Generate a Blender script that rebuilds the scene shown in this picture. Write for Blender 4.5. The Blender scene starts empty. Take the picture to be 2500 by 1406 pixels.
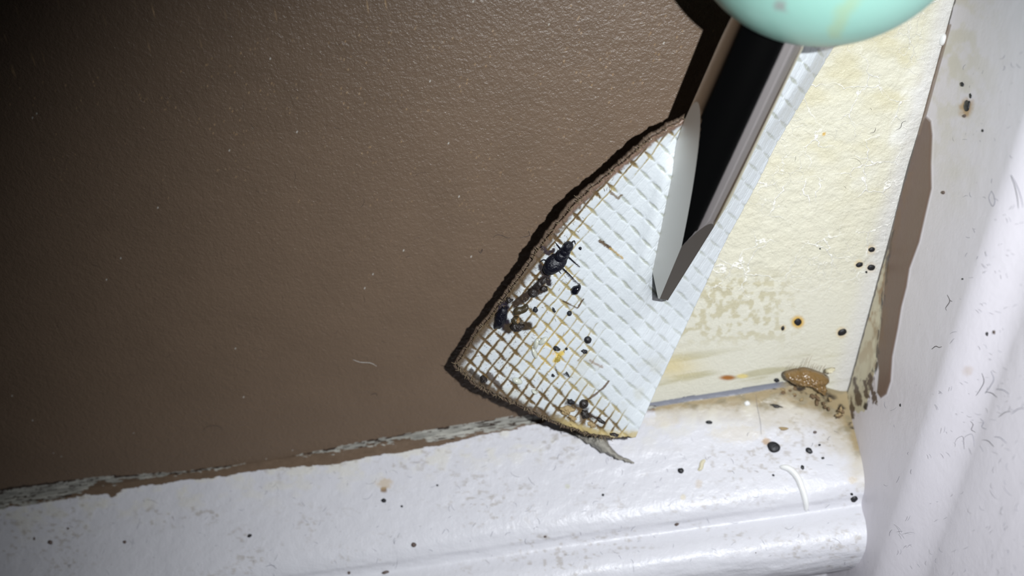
import bpy, bmesh, math, random
import numpy as np
from mathutils import Vector

# ------------------------------------------------------------------ camera, light, exposure
# All measures below are in millimetres; MM turns them into metres.
MM = 0.001
F, PHI, TH, ROLL, DIST = 2500.0, 30.0, 5.0, 11.68, 85.0
def _cam():
    p, t, r = np.radians([PHI, TH, ROLL])
    f = np.array([-np.sin(t)*np.cos(p), np.cos(t)*np.cos(p), -np.sin(p)])
    right = np.cross(f, [0, 0, 1.]); right /= np.linalg.norm(right)
    up = np.cross(right, f)
    return -DIST*f, np.cos(r)*right-np.sin(r)*up, np.sin(r)*right+np.cos(r)*up, f
CAM, RT, UP, FW = _cam()
S = bpy.context.scene
S.view_settings.view_transform = 'Standard'
S.view_settings.look = 'None'
S.view_settings.gamma = 1.0
S.view_settings.exposure = 0.0
S.view_settings.use_curve_mapping = False
LINK = S.collection.objects.link

cd = bpy.data.cameras.new('camera'); co = bpy.data.objects.new('camera', cd); LINK(co)
cd.sensor_width = 36.0; cd.lens = 36.0*F/2500.0; cd.sensor_fit = 'HORIZONTAL'
cd.clip_start = 0.002; cd.clip_end = 10
from mathutils import Matrix
def frame_matrix(o, x, y, z):
    m = Matrix.Identity(4)
    for i in range(3):
        m[i][0], m[i][1], m[i][2], m[i][3] = x[i], y[i], z[i], o[i]*MM
    return m
co.matrix_world = frame_matrix(CAM, RT, UP, -FW)
cd.dof.use_dof = True; cd.dof.focus_distance = 77*MM
cd.dof.aperture_fstop = (cd.lens/1000)/(2*0.5*MM)      # 0.5 mm aperture radius
S.camera = co

w = bpy.data.worlds.new('world'); S.world = w; w.use_nodes = True
w.node_tree.nodes['Background'].inputs[0].default_value = (0.75, 0.85, 1, 1)
w.node_tree.nodes['Background'].inputs[1].default_value = 0.006

def ray(px, py):
    px = np.asarray(px, float)[..., None]; py = np.asarray(py, float)[..., None]
    return FW + RT*(px-1250)/F - UP*(py-703)/F
def on_wall(px, py, h=0.0):
    d = ray(px, py); t = (-np.asarray(h, float)-CAM[1])/d[..., 1]
    return CAM + d*t[..., None]
def at_depth(px, py, z):
    return CAM + ray(px, py)*np.asarray(z, float)[..., None]
def proj(X):
    v = np.asarray(X)-CAM; z = v@FW
    return 1250+F*(v@RT)/z, 703-F*(v@UP)/z, z
def wall_depth(px, py):
    return (-CAM[1])/ray(px, py)[..., 1]

# the phone's flash LED, beside the lens
ld = bpy.data.lights.new('phone_flash', 'SPOT'); lo = bpy.data.objects.new('phone_flash', ld); LINK(lo)
LPOS = CAM + 12*RT + 3*UP
ld.energy = 0.375; ld.color = (0.93, 0.965, 1.0); ld.shadow_soft_size = 0.55*MM
ld.spot_size = math.radians(92); ld.spot_blend = 1.0
aim = on_wall(1780, 1160)
lz = LPOS-aim; lz /= np.linalg.norm(lz); lx = np.cross([0, 0, 1.], lz); lx /= np.linalg.norm(lx)
lo.matrix_world = frame_matrix(LPOS, lx, np.cross(lz, lx), lz)

# ------------------------------------------------------------------ helpers
def lin(c):
    c = np.asarray(c, float)/255.0
    return np.where(c <= 0.04045, c/12.92, ((c+0.055)/1.055)**2.4)
def L4(c): return tuple(lin(c))+(1.0,)
def ss(e0, e1, x):
    t = np.clip((np.asarray(x, float)-e0)/(e1-e0), 0, 1); return t*t*(3-2*t)
def vnoise(x, y, seed=0):
    x = np.asarray(x, float); y = np.asarray(y, float)
    xi = np.floor(x).astype(np.int64); yi = np.floor(y).astype(np.int64)
    xf = x-xi; yf = y-yi; u = xf*xf*(3-2*xf); v = yf*yf*(3-2*yf)
    def h(a, b):
        n = (a*374761393+b*668265263+seed*974634777) & 0xffffffff
        n = ((n ^ (n >> 13))*1274126177) & 0xffffffff
        return ((n ^ (n >> 16)) & 0xffff)/65535.0
    return (h(xi, yi)*(1-u)+h(xi+1, yi)*u)*(1-v)+(h(xi, yi+1)*(1-u)+h(xi+1, yi+1)*u)*v
def fbm(x, y, seed=0, o=4):
    s = 0; a = 0.5; t = 0
    for i in range(o):
        s = s+a*vnoise(x*2**i, y*2**i, seed+i*7); t += a; a *= 0.5
    return s/t
def mixc(c, d, m):
    m = np.asarray(m, float)[..., None]; return c*(1-m)+d*m
def pl_dist(px, py, pts, closed=False):
    pts = np.asarray(pts, float); best = np.full(np.shape(px), 1e9)
    n = len(pts)
    for i in range(n if closed else n-1):
        a = pts[i]; b = pts[(i+1) % n]; d = b-a
        t = np.clip(((px-a[0])*d[0]+(py-a[1])*d[1])/(d@d), 0, 1)
        best = np.minimum(best, np.hypot(px-a[0]-t*d[0], py-a[1]-t*d[1]))
    return best
def inside(px, py, poly):
    poly = np.asarray(poly, float); r = np.zeros(np.shape(px), bool); n = len(poly); j = n-1
    for i in range(n):
        xi, yi = poly[i]; xj, yj = poly[j]
        if yi != yj:
            r ^= ((yi > py) != (yj > py)) & (px < (xj-xi)*(py-yi)/(yj-yi)+xi)
        j = i
    return r
def sdist(px, py, poly):
    d = pl_dist(px, py, poly, True); return np.where(inside(px, py, poly), -d, d)
def interp(x, pts):
    pts = np.asarray(pts, float); return np.interp(x, pts[:, 0], pts[:, 1])
def spline(pts, n):
    pts = np.asarray(pts, float); k = len(pts)
    seg = np.r_[0, np.cumsum(np.linalg.norm(np.diff(pts[:, :2], axis=0), axis=1))]; seg /= seg[-1]
    m = np.zeros_like(pts)
    for i in range(k):
        a, b = max(i-1, 0), min(i+1, k-1); m[i] = (pts[b]-pts[a])/(seg[b]-seg[a])
    T = np.linspace(0, 1, n); out = np.zeros((n, pts.shape[1]))
    for j, t in enumerate(T):
        i = min(np.searchsorted(seg, t, 'right')-1, k-2); h = seg[i+1]-seg[i]; u = (t-seg[i])/h
        out[j] = ((2*u**3-3*u*u+1)*pts[i]+(u**3-2*u*u+u)*h*m[i]+(-2*u**3+3*u*u)*pts[i+1]+(u**3-u*u)*h*m[i+1])
    return out

def link(name, me, mat=None, parent=None, label=None, cat=None, group=None, kind=None):
    me.name = name; o = bpy.data.objects.new(name, me); LINK(o)
    if mat is not None and not me.materials: me.materials.append(mat)
    if parent is not None: o.parent = parent
    return tag(o, label, cat, group, kind)
def tag(o, label=None, cat=None, group=None, kind=None):
    for k, v in (('label', label), ('category', cat), ('group', group), ('kind', kind)):
        if v: o[k] = v
    return o
def raw_mesh(V, faces, col=None, smooth=True):
    me = bpy.data.meshes.new('m'); me.from_pydata((np.asarray(V)*MM).tolist(), [], faces)
    if col is not None:
        a = me.color_attributes.new('Col', 'FLOAT_COLOR', 'POINT'); a.data.foreach_set('color', np.asarray(col, np.float32).ravel())
    if smooth: me.shade_smooth()
    me.update(); return me
def grid_mesh(X, col=None, back=None, keep=None, thick=None):
    """X (n,m,3) surface; back: vector to a closing back side; thick: per-vertex (n,m,3) offset of a second skin."""
    n, m = X.shape[:2]; idx = np.arange(n*m).reshape(n, m)
    q = np.stack([idx[:-1, :-1], idx[:-1, 1:], idx[1:, 1:], idx[1:, :-1]], -1).reshape(-1, 4)
    V = X.reshape(-1, 3); C = None if col is None else col.reshape(-1, 4); extra = []
    border = np.r_[idx[0, :], idx[1:, -1], idx[-1, -2::-1], idx[-2:0:-1, 0]]
    if thick is not None:
        V = np.r_[V, (X+thick).reshape(-1, 3)]; C = None if C is None else np.r_[C, C]
        N = n*m; q = np.r_[q, q[:, ::-1]+N]
        b2 = np.roll(border, -1); q = np.r_[q, np.stack([b2, border, border+N, b2+N], -1)]
    if back is not None:
        N = len(V); V = np.r_[V, X.reshape(-1, 3)[border]+back]
        if C is not None: C = np.r_[C, C[border]]
        k = len(border); s = np.arange(k); s2 = np.roll(s, -1)
        q = np.r_[q, np.stack([border[s2], border[s], N+s, N+s2], -1)]
        extra = [list(range(N, N+k))[::-1]]
    me = bpy.data.meshes.new('m'); nv = len(V); nq = len(q)
    if extra:
        return raw_mesh(V, q.tolist()+extra, C)
    me.vertices.add(nv); me.vertices.foreach_set('co', (V*MM).astype(np.float32).ravel())
    me.loops.add(nq*4); me.loops.foreach_set('vertex_index', q.astype(np.int32).ravel())
    me.polygons.add(nq); me.polygons.foreach_set('loop_start', np.arange(0, nq*4, 4, dtype=np.int32))
    me.update(calc_edges=True); me.validate()
    if C is not None:
        a = me.color_attributes.new('Col', 'FLOAT_COLOR', 'POINT'); a.data.foreach_set('color', C.astype(np.float32).ravel())
    me.shade_smooth(); return me
def pack(c, a=None):
    a = np.zeros(c.shape[:-1]) if a is None else a
    return np.concatenate([c, a[..., None]], -1)

# ------------------------------------------------------------------ materials
def mat(name, color=(0.8, 0.8, 0.8, 1), rough=0.5, metal=0.0, attr=False, spec=0.5, coat=0.0, sss=0.0, trans=0.0, bumps=(), alpha=None):
    """bumps: (scale per mm, strength distance in mm, detail)"""
    m = bpy.data.materials.new(name); m.use_nodes = True; nt = m.node_tree; N = nt.nodes; Lk = nt.links
    b = N['Principled BSDF']
    b.inputs['Base Color'].default_value = color; b.inputs['Roughness'].default_value = rough
    b.inputs['Metallic'].default_value = metal; b.inputs['Specular IOR Level'].default_value = spec
    b.inputs['Coat Weight'].default_value = coat; b.inputs['Coat Roughness'].default_value = 0.15
    if sss:
        b.inputs['Subsurface Weight'].default_value = sss; b.inputs['Subsurface Radius'].default_value = (0.9, 1.0, 0.9)
        b.inputs['Subsurface Scale'].default_value = 0.6*MM
    if trans: b.inputs['Transmission Weight'].default_value = trans
    if attr:
        a = N.new('ShaderNodeAttribute'); a.attribute_name = 'Col'; a.name = 'col'
        Lk.new(a.outputs['Color'], b.inputs['Base Color'])
    tc = N.new('ShaderNodeTexCoord'); mp = N.new('ShaderNodeMapping'); mp.name = 'mm'
    mp.inputs['Scale'].default_value = (1000, 1000, 1000); Lk.new(tc.outputs['Object'], mp.inputs['Vector'])
    prev = None
    for sc, dist, det in bumps:
        n = N.new('ShaderNodeTexNoise'); n.inputs['Scale'].default_value = sc; n.inputs['Detail'].default_value = det
        Lk.new(mp.outputs[0], n.inputs['Vector'])
        bp = N.new('ShaderNodeBump'); bp.inputs['Distance'].default_value = dist*MM
        Lk.new(n.outputs['Fac'], bp.inputs['Height'])
        if prev: Lk.new(prev.outputs[0], bp.inputs['Normal'])
        prev = bp
    if prev: Lk.new(prev.outputs[0], b.inputs['Normal'])
    return m

def wall_material():
    """alpha of Col: 1 on the old cream paint (cracks, chalky ridges), 0 on the brown emulsion."""
    m = mat('wall_paint', attr=True, rough=0.5, bumps=())
    nt = m.node_tree; N = nt.nodes; Lk = nt.links; b = N['Principled BSDF']; col = N['col']; mp = N['mm']
    def math_(op, a, c=None, clamp=False):
        n = N.new('ShaderNodeMath'); n.operation = op; n.use_clamp = clamp
        for i, v in enumerate((a, c)):
            if v is None: continue
            if isinstance(v, (int, float)): n.inputs[i].default_value = v
            else: Lk.new(v, n.inputs[i])
        return n.outputs[0]
    def noise(scale, det=3, rough=0.5, vec=None, dist=0.0):
        n = N.new('ShaderNodeTexNoise'); n.inputs['Scale'].default_value = scale; n.inputs['Detail'].default_value = det
        n.inputs['Roughness'].default_value = rough; n.inputs['Distortion'].default_value = dist
        Lk.new(vec or mp.outputs[0], n.inputs['Vector']); return n
    # cracks: distorted cell borders, thinned out by a mask
    nz = noise(0.8, 4); add = N.new('ShaderNodeVectorMath'); add.operation = 'MULTIPLY_ADD'
    Lk.new(nz.outputs['Color'], add.inputs[0]); add.inputs[1].default_value = (1.6, 1.6, 1.6); Lk.new(mp.outputs[0], add.inputs[2])
    vo = N.new('ShaderNodeTexVoronoi'); vo.feature = 'DISTANCE_TO_EDGE'; vo.inputs['Scale'].default_value = 0.34
    Lk.new(add.outputs[0], vo.inputs['Vector'])
    vo2 = N.new('ShaderNodeTexVoronoi'); vo2.feature = 'DISTANCE_TO_EDGE'; vo2.inputs['Scale'].default_value = 0.8
    Lk.new(add.outputs[0], vo2.inputs['Vector'])
    def ramp(src, lo_, hi_):
        r = N.new('ShaderNodeMapRange'); r.interpolation_type = 'SMOOTHSTEP'
        r.inputs[1].default_value = lo_; r.inputs[2].default_value = hi_; Lk.new(src, r.inputs[0]); return r.outputs[0]
    c1 = math_('SUBTRACT', 1.0, ramp(vo.outputs[0], 0.004, 0.018))
    c2 = math_('SUBTRACT', 1.0, ramp(vo2.outputs[0], 0.004, 0.022))
    msk = ramp(noise(0.28, 2).outputs['Fac'], 0.40, 0.58); msk2 = ramp(noise(0.2, 2, vec=add.outputs[0]).outputs['Fac'], 0.52, 0.62)
    cr = math_('MAXIMUM', math_('MULTIPLY', c1, msk), math_('MULTIPLY', math_('MULTIPLY', c2, msk2), 0.6))
    cr = math_('MULTIPLY', cr, col.outputs['Alpha'])
    mx = N.new('ShaderNodeMix'); mx.data_type = 'RGBA'; Lk.new(math_('MULTIPLY', cr, 0.85), mx.inputs['Factor'])
    Lk.new(col.outputs['Color'], mx.inputs['A']); mx.inputs['B'].default_value = L4((244, 242, 234))
    Lk.new(mx.outputs['Result'], b.inputs['Base Color'])
    # relief: orange peel on brown, rougher lumps on cream
    n1 = noise(1.7, 4, 0.55, dist=0.3); n2 = noise(4.5, 3, 0.6)
    lump = math_('ADD', math_('MULTIPLY', n1.outputs['Fac'], 0.085), math_('MULTIPLY', n2.outputs['Fac'], 0.06))
    n3 = noise(1.1, 5, 0.6); rdg = math_('MULTIPLY', ramp(n3.outputs['Fac'], 0.25, 0.8), 0.10)
    inv = math_('SUBTRACT', 1.0, col.outputs['Alpha'])
    hgt = math_('ADD', math_('MULTIPLY', lump, inv), math_('MULTIPLY', math_('ADD', rdg, math_('MULTIPLY', n2.outputs['Fac'], 0.03)), col.outputs['Alpha']))
    hgt = math_('ADD', hgt, math_('MULTIPLY', cr, 0.03))
    bp = N.new('ShaderNodeBump'); bp.inputs['Distance'].default_value = 1.0*MM; Lk.new(hgt, bp.inputs['Height'])
    Lk.new(bp.outputs[0], b.inputs['Normal'])
    r = math_('ADD', 0.37, math_('MULTIPLY', col.outputs['Alpha'], 0.08)); Lk.new(r, b.inputs['Roughness'])
    b.inputs['Specular IOR Level'].default_value = 0.55
    return m

M_WALL = wall_material()
M_BOARD = mat('gloss_trim_paint', attr=True, rough=0.38, spec=0.36, bumps=((1.1, 0.075, 3), (4.5, 0.024, 3)))
M_CASING = mat('casing_paint', attr=True, rough=0.42, spec=0.4, bumps=((0.7, 0.03, 3), (3.2, 0.012, 2)))
M_TAPE = mat('fibre_mesh_tape', attr=True, rough=0.36, spec=0.5, bumps=((5.0, 0.02, 3), (14, 0.006, 2)))
M_BACK = mat('dried_brown_paint', color=L4((92, 76, 62)), rough=0.65, bumps=((2.5, 0.15, 4),))
M_CHROME = mat('chrome', color=(0.46, 0.44, 0.41, 1), rough=0.13, metal=1.0, bumps=((1.5, 0.002, 2),))
def steel(name, c, rgh):
    m = mat(name, color=c, rough=rgh, metal=1.0, spec=0.5)
    nt = m.node_tree; N = nt.nodes; mp = N.new('ShaderNodeMapping'); mp.inputs['Scale'].default_value = (6000, 6000, 500)
    tc = N.new('ShaderNodeTexCoord'); nt.links.new(tc.outputs['Object'], mp.inputs[0])
    n = N.new('ShaderNodeTexNoise'); n.inputs['Scale'].default_value = 1.0; n.inputs['Detail'].default_value = 4; nt.links.new(mp.outputs[0], n.inputs[0])
    bp = N.new('ShaderNodeBump'); bp.inputs['Distance'].default_value = 0.006*MM; nt.links.new(n.outputs[0], bp.inputs['Height'])
    nt.links.new(bp.outputs[0], N['Principled BSDF'].inputs['Normal']); return m
M_GROUND = steel('ground_steel', (0.62, 0.61, 0.58, 1), 0.55)
M_SHADEGR = steel('shaded_ground_steel', (0.15, 0.135, 0.12, 1), 0.55)  # for the right flat: its shade is put into the steel's colour
M_MINT = mat('mint_plastic', attr=True, rough=0.38, sss=0.25, spec=0.4, bumps=((0.8, 0.02, 2),))
M_BLACK = mat('black_dropping', color=L4((26, 26, 30)), rough=0.5, bumps=((6, 0.03, 2),))
M_GLOSSB = mat('glossy_black_dropping', color=L4((14, 14, 22)), rough=0.12, spec=0.6)
M_BUG = mat('bug_shell', color=L4((14, 14, 23)), rough=0.36, spec=0.35, bumps=((7, 0.06, 3),))
M_DKBR = mat('dark_brown_residue', color=L4((36, 30, 27)), rough=0.45, bumps=((5, 0.07, 3),))
M_OLIVE = mat('olive_brown_residue', color=L4((58, 50, 33)), rough=0.4, bumps=((5, 0.05, 3),))
M_AMBER = mat('amber_shell', color=L4((128, 101, 62)), rough=0.25, spec=0.5, sss=0.1, coat=0.3, bumps=((4, 0.08, 3),))
M_YEL = mat('yellow_residue', color=L4((168, 146, 70)), rough=0.3, bumps=((5, 0.05, 3),))
M_TAN = mat('tan_crumb', color=L4((160, 138, 100)), rough=0.6, bumps=((5, 0.12, 4),))
M_BROWN = mat('brown_dropping', color=L4((92, 78, 72)), rough=0.5, bumps=((5, 0.05, 3),))
M_DIRT = mat('corner_dirt', color=L4((112, 90, 64)), rough=0.7, bumps=((5, .1, 4),))
M_EGG = mat('egg_shell', color=L4((188, 190, 178)), rough=0.14, spec=0.5, sss=0.3, coat=0.4)
M_SKIN = mat('cast_skin', color=L4((206, 198, 170)), rough=0.5, bumps=((4, 0.1, 3),))
M_GREYF = mat('grey_paint_flake', color=L4((152, 148, 138)), rough=0.6, bumps=((3, 0.25, 4),))
M_LINT = mat('dark_lint', color=L4((104, 104, 118)), rough=0.7)
M_LINTB = mat('black_lint', color=L4((58, 50, 50)), rough=0.7)
M_FIBRE = mat('tape_fibre', color=L4((128, 112, 88)), rough=0.6)
M_PALEF = mat('pale_fibre', color=L4((205, 205, 200)), rough=0.5)
M_WHITEP = mat('white_paint_run', color=L4((232, 232, 230)), rough=0.25, spec=0.5)

# ------------------------------------------------------------------ setting geometry
TOP0 = on_wall(0, 1225)[2]                 # height where the baseboard meets the wall
K0 = on_wall(2330, 0); K1 = on_wall(2050, 1020)
CDIR = (K0-K1)/np.linalg.norm(K0-K1)       # the corner line
CN = np.cross(CDIR, [0, 1., 0]); CN /= np.linalg.norm(CN)
if CN[0] > 0: CN = -CN                     # casing normal, into the room
# baseboard section: (distance from wall, height)
PROF = np.array([(-0.6, TOP0+0.12), (0.0, TOP0+0.1), (0.5, TOP0-0.25), (2.2, -15.5), (3.9, -16.75), (5.3, -17.75), (6.6, -18.65), (7.6, -19.5), (8.1, -20.4),
                 (8.15, -21.0), (8.35, -21.5), (8.9, -21.75), (9.8, -22.0), (10.6, -22.5), (11.0, -23.2), (11.1, -24.2), (10.9, -25.4), (10.2, -26.9), (9.3, -27.9), (7.9, -28.5),
                 (6.2, -28.7), (6.0, -29.6), (6.0, -60.0)])
def prof_curve(n_per=None):
    return spline(PROF[:20], 520)
PC = np.r_[prof_curve(), PROF[20:]]
def on_casing(px, py):
    d = ray(px, py); t = ((K0-CAM)@CN)/(d@CN); return CAM+d*t[..., None]
def on_board(px, py):
    """nearest hit of the sight line with the baseboard section"""
    px = np.atleast_1d(np.asarray(px, float)); py = np.atleast_1d(np.asarray(py, float)); d = ray(px, py)
    best = np.full(px.shape, 1e9)
    pts = PC[::6]
    for (h0, z0), (h1, z1) in zip(pts[:-1], pts[1:]):
        n = np.array([0, (z1-z0), (h1-h0)])  # plane through (-h0,z0)-(-h1,z1) along x
        p0 = np.array([0, -h0, z0]); t = ((p0-CAM)@n)/(d@n); X = CAM+d*t[..., None]
        lo_, hi_ = sorted((z0, z1)); a, b = sorted((h0, h1))
        ok = (X[..., 2] >= lo_-0.02) & (X[..., 2] <= hi_+0.02) & (-X[..., 1] >= a-0.02) & (-X[..., 1] <= b+0.02) & (t > 0)
        best = np.where(ok & (t < best), t, best)
    best = np.where(best > 1e8, wall_depth(px, py), best)
    return CAM+d*best[..., None]

# curves of the brown overpaint along the baseboard, in the photograph's frame
UPL = [(-400, 1262), (0, 1192), (225, 1165), (450, 1150), (650, 1125), (900, 1075), (1115, 1037), (1250, 1017), (1420, 1008), (1560, 990)]
LOL = [(-400, 1300), (0, 1240), (150, 1220), (210, 1208), (262, 1205), (273, 1216), (300, 1196), (450, 1175), (560, 1161), (660, 1146), (800, 1136), (900, 1116), (1050, 1091), (1175, 1062), (1250, 1050), (1330, 1030), (1420, 1012), (1560, 1000)]
BRN = lin((110, 92, 76)); CREAM = lin((214, 210, 190)); WHITE = lin((208, 207, 212)); GREYW = lin((150, 150, 146))
DIRT = lin((104, 80, 54)); GAP = lin((122, 124, 134))

def seam_colour(px, py, c):
    """bare grey wood and brown overpaint along the joint between wall and baseboard, dirt in the corner"""
    n = fbm(px/14., py/5., 3); n2 = fbm(px/40., py/30., 9)
    u = interp(px, UPL)+(n-0.5)*7; l = interp(px, LOL)+(n-0.5)*9
    left = px < 1600
    t = (py-u)/np.maximum(l-u, 1)
    wfrac = interp(px, [(-400, .95), (0, .95), (200, .85), (240, .35), (560, .25), (620, -.1), (690, -.1), (760, .25), (1000, .35), (1060, .75), (1250, .8), (1420, .9), (1560, 1)])
    grey = left & (t > 0) & (t < wfrac+(n-0.5)*0.5)
    gv = 0.35+1.15*fbm(px/30., (py+px*.15)/3.0, 21)
    gc = lin((162, 160, 152))*gv[..., None]
    dark = (fbm(px/25., (py+px*.15)/2.5, 44) > 0.62) | ((t < 0.12) & (fbm(px/30., py/30., 5) > .45))
    gc = np.where(dark[..., None], lin((58, 46, 38)), gc)
    brown = left & (t > 0) & (t <= 1) & ~grey
    c = np.where(grey[..., None], gc, c); c = np.where(brown[..., None], BRN*(0.8+0.3*n[..., None]), c)
    return c

# ---- wall_back
xs = np.r_[np.linspace(-80, -54, 30), np.arange(-53.9, 26, 0.11), np.linspace(26.1, 48, 160)]
zs = np.r_[np.linspace(-45, TOP0-3.2, 12), np.arange(TOP0-3, -7, 0.075), np.arange(-7, 24, 0.13), np.linspace(24.2, 60, 60)]
XX, ZZ = np.meshgrid(xs, zs)
X = np.stack([XX, np.zeros_like(XX), ZZ], -1)
px, py, _ = proj(X)
n1 = fbm(px/26., py/26., 1); n2 = fbm(px/90., py/60., 2)
c = np.ones(X.shape)*BRN*(0.93+0.14*n2[..., None])
# small pale flecks in the brown paint
fl = vnoise(px/5., py/3.5, 77); c = np.where((fl > 0.985)[..., None] & (vnoise(px/60., py/60., 8) > .5)[..., None], lin((190, 186, 178)), c)
tf = vnoise(px/3.4, py/2.6, 301); c = mixc(c, lin((168, 140, 106)), ss(.90, .97, tf)*ss(.42, .62, fbm(px/70., py/50., 302))*ss(900, 200, py+.12*np.abs(px-900))*.75)  # tan paint flecks that also stand in for glints, painted into the colour
# cream: right of a line hidden beneath the strip
bl = [(1960, -300), (1860, 0), (1790, 300), (1560, 700), (1480, 900), (1470, 1100)]
cm = px > interp(py, [(y, x) for x, y in bl])
cc = np.ones(X.shape)*CREAM*(0.94+0.1*n1[..., None])
cc = mixc(cc, lin((206, 199, 168)), ss(0.45, 0.75, n2)*ss(700, 100, py)*0.9)
low = ss(640, 800, py+0.1*(px-1800))                       # below, the paint turns whiter and smoother with streaks
cc = mixc(cc, lin((214, 211, 196)), low*0.75)
worm = fbm(px/13., py/11., 31, 3); band = ss(640, 700, py)*ss(860, 800, py)*ss(2000, 1850, px)
cc = mixc(cc, lin((188, 180, 148)), ss(0.5, 0.38, worm)*band*0.8)
st = fbm((px+py*.2)/170., (py+px*.16)/17., 12)
cc = mixc(cc, lin((180, 174, 142)), ss(0.5, 0.72, st)*ss(840, 880, py)*0.8)
cc = mixc(cc, lin((214, 196, 140)), np.exp(-(((px-1640)/60)**2+((py-895)/28)**2))*0.7)
cc = mixc(cc, lin((160, 104, 48)), ss(1.15, 0.5, np.hypot((px-1776+.2*(py-922))/25, (py-922)/8.5)+0.2*n1))
cc = mixc(cc, lin((226, 204, 120)), ss(1.2, 0.5, np.hypot((px-1812)/16, (py-918)/6))*0.7)
for (x, y, r, m) in ((1948, 786, 17, .95), (2128, 609, 13, .5), (2127, 653, 14, .5), (2055, 812, 15, .4), (2097, 645, 12, .4), (1912, 800, 8, .4), (2012, 327, 5, .9)):
    cc = mixc(cc, lin((206, 166, 74)), ss(1.2, 0.55, np.hypot(px-x, py-y)/r)*m)
cc = mixc(cc, lin((232, 231, 224)), ss(.58, .72, fbm((px*.93+py*.36)/120., (py*.4)/90., 90))*ss(600, 300, py)*0.8)
# dark rim next to the gap line and dirt beneath
cd_ = pl_dist(px, py, [(2330, 0), (2330-.2745*985, 985)])
cc = mixc(cc, lin((206, 204, 204)), ss(60, 10, cd_)*0.7)
gapy = interp(px, [(1500, 1001), (1590, 989), (1700, 971), (1800, 956), (1905, 938), (1990, 940), (2060, 985)])
# the grey gap and the brown dirt under it
g = (py > gapy-6+(n1-.5)*5)
cc = np.where(g[..., None], GAP*(0.8+0.35*n1[..., None]), cc)
cc = np.where((py > gapy+7)[..., None], DIRT, cc)
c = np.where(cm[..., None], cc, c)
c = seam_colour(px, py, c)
alpha = np.where(cm, ss(0, 1, (1-0.75*low))*ss(8, -8, py-gapy), 0.0)
alpha = np.where((px < 1600) & (py > interp(px, UPL)), 0, alpha)
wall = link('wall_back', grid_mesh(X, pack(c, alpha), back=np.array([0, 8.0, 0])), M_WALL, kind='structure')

# ---- baseboard_back
bx = np.r_[np.linspace(-80, -60, 25), np.arange(-59.9, 29, 0.14)]
n_st = len(PC)
X = np.zeros((n_st, len(bx), 3)); X[..., 0] = bx[None]; X[..., 1] = -PC[:, 0][:, None]; X[..., 2] = PC[:, 1][:, None]
# the top corner is worn down where it meets the casing
xc = K1[0]+(X[..., 2]-K1[2])*CDIR[0]/CDIR[2]
wear = ss(5.2, 0.3, xc-X[..., 0])*ss(-19.5, TOP0, X[..., 2]); X[..., 2] -= 1.9*wear; X[..., 1] += 0.25*wear
px, py, _ = proj(X)
n1 = fbm(px/30., py/22., 51); nf = fbm(px/7., py/6., 52)
und = (fbm(X[..., 0]/6., PC[:, 1][:, None]/2.0+0*X[..., 0], 53)-.5)
X[..., 1] -= und*0.35+0.10*(n1-.5)*ss(7.5, 4, PC[:, 0])[:, None]
c = np.ones(X.shape)*WHITE
c = mixc(c, lin((214, 210, 196)), ss(0.45, 0.75, n1)*ss(1180, 1080, py-(-.15*(px-1200)))*0.55)
c = mixc(c, lin((150, 138, 120)), ss(0.56, 0.76, fbm(px/10., py/8., 60))*0.45*ss(0.4, .65, fbm(px/150., py/70., 61)))
gapy = interp(px, [(1500, 1001), (1590, 989), (1700, 971), (1800, 956), (1905, 938), (1990, 940), (2060, 985), (2090, 1060)])
dd = py-gapy; thick = interp(px, [(1540, 12), (1650, 24), (1780, 40), (1900, 56), (2000, 66), (2050, 72), (2090, 60)])
dr = ss(1.25, 0.45, dd/thick+0.9*(n1-.5)+.3*(nf-.5))*(px > 1530)
cdirt = mixc(np.ones(c.shape)*lin((122, 98, 68)), lin((66, 52, 38)), ss(0.45, 0.65, fbm(px/22., py/14., 64)))
c = mixc(c, cdirt, dr*0.95)
c = mixc(c, lin((178, 164, 128)), ss(2.6, 1.0, dd/thick+1.4*(n1-.5))*(px > 1600)*0.5)
c = mixc(c, GAP, ss(9, 4, dd)*(px > 1530)*ss(1930, 1890, px))
c = mixc(c, lin((60, 52, 44)), ss(.5, .7, fbm(px/18., py/12., 66))*ss(1840, 1900, px)*ss(24, 6, np.abs(dd-10)))
for (x, y, rx, ry, m, k) in ((1872, 1080, 12, 9, .8, (176, 146, 112)), (1706, 1180, 9, 14, .45, (190, 172, 146)), (1668, 1213, 8, 8, .5, (206, 190, 150)), (938, 1196, 9, 8, .9, (130, 104, 74)),
                             (1386, 1187, 7, 7, .4, (190, 190, 150)), (1800, 1060, 70, 24, .3, (206, 192, 160)), (1610, 1030, 50, 16, .3, (206, 192, 160)), (940, 1180, 22, 14, .5, (190, 164, 120)), (2082, 1170, 12, 10, .4, (196, 176, 140))):
    r = np.hypot((px-x)/rx, (py-y)/ry)+0.9*(nf-.5); c = mixc(c, lin(k), ss(1.15, .5, r)*m)
sp = vnoise(px/4.2, py/4.2, 70); spm = ss(.35, .7, fbm(px/120., py/80., 71))
c = mixc(c, lin((110, 104, 100)), ss(.955, .985, sp)*spm*0.6)
c = seam_colour(px, py, c)
board = link('baseboard_back', grid_mesh(X, pack(c)), M_BOARD, kind='structure')

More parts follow.
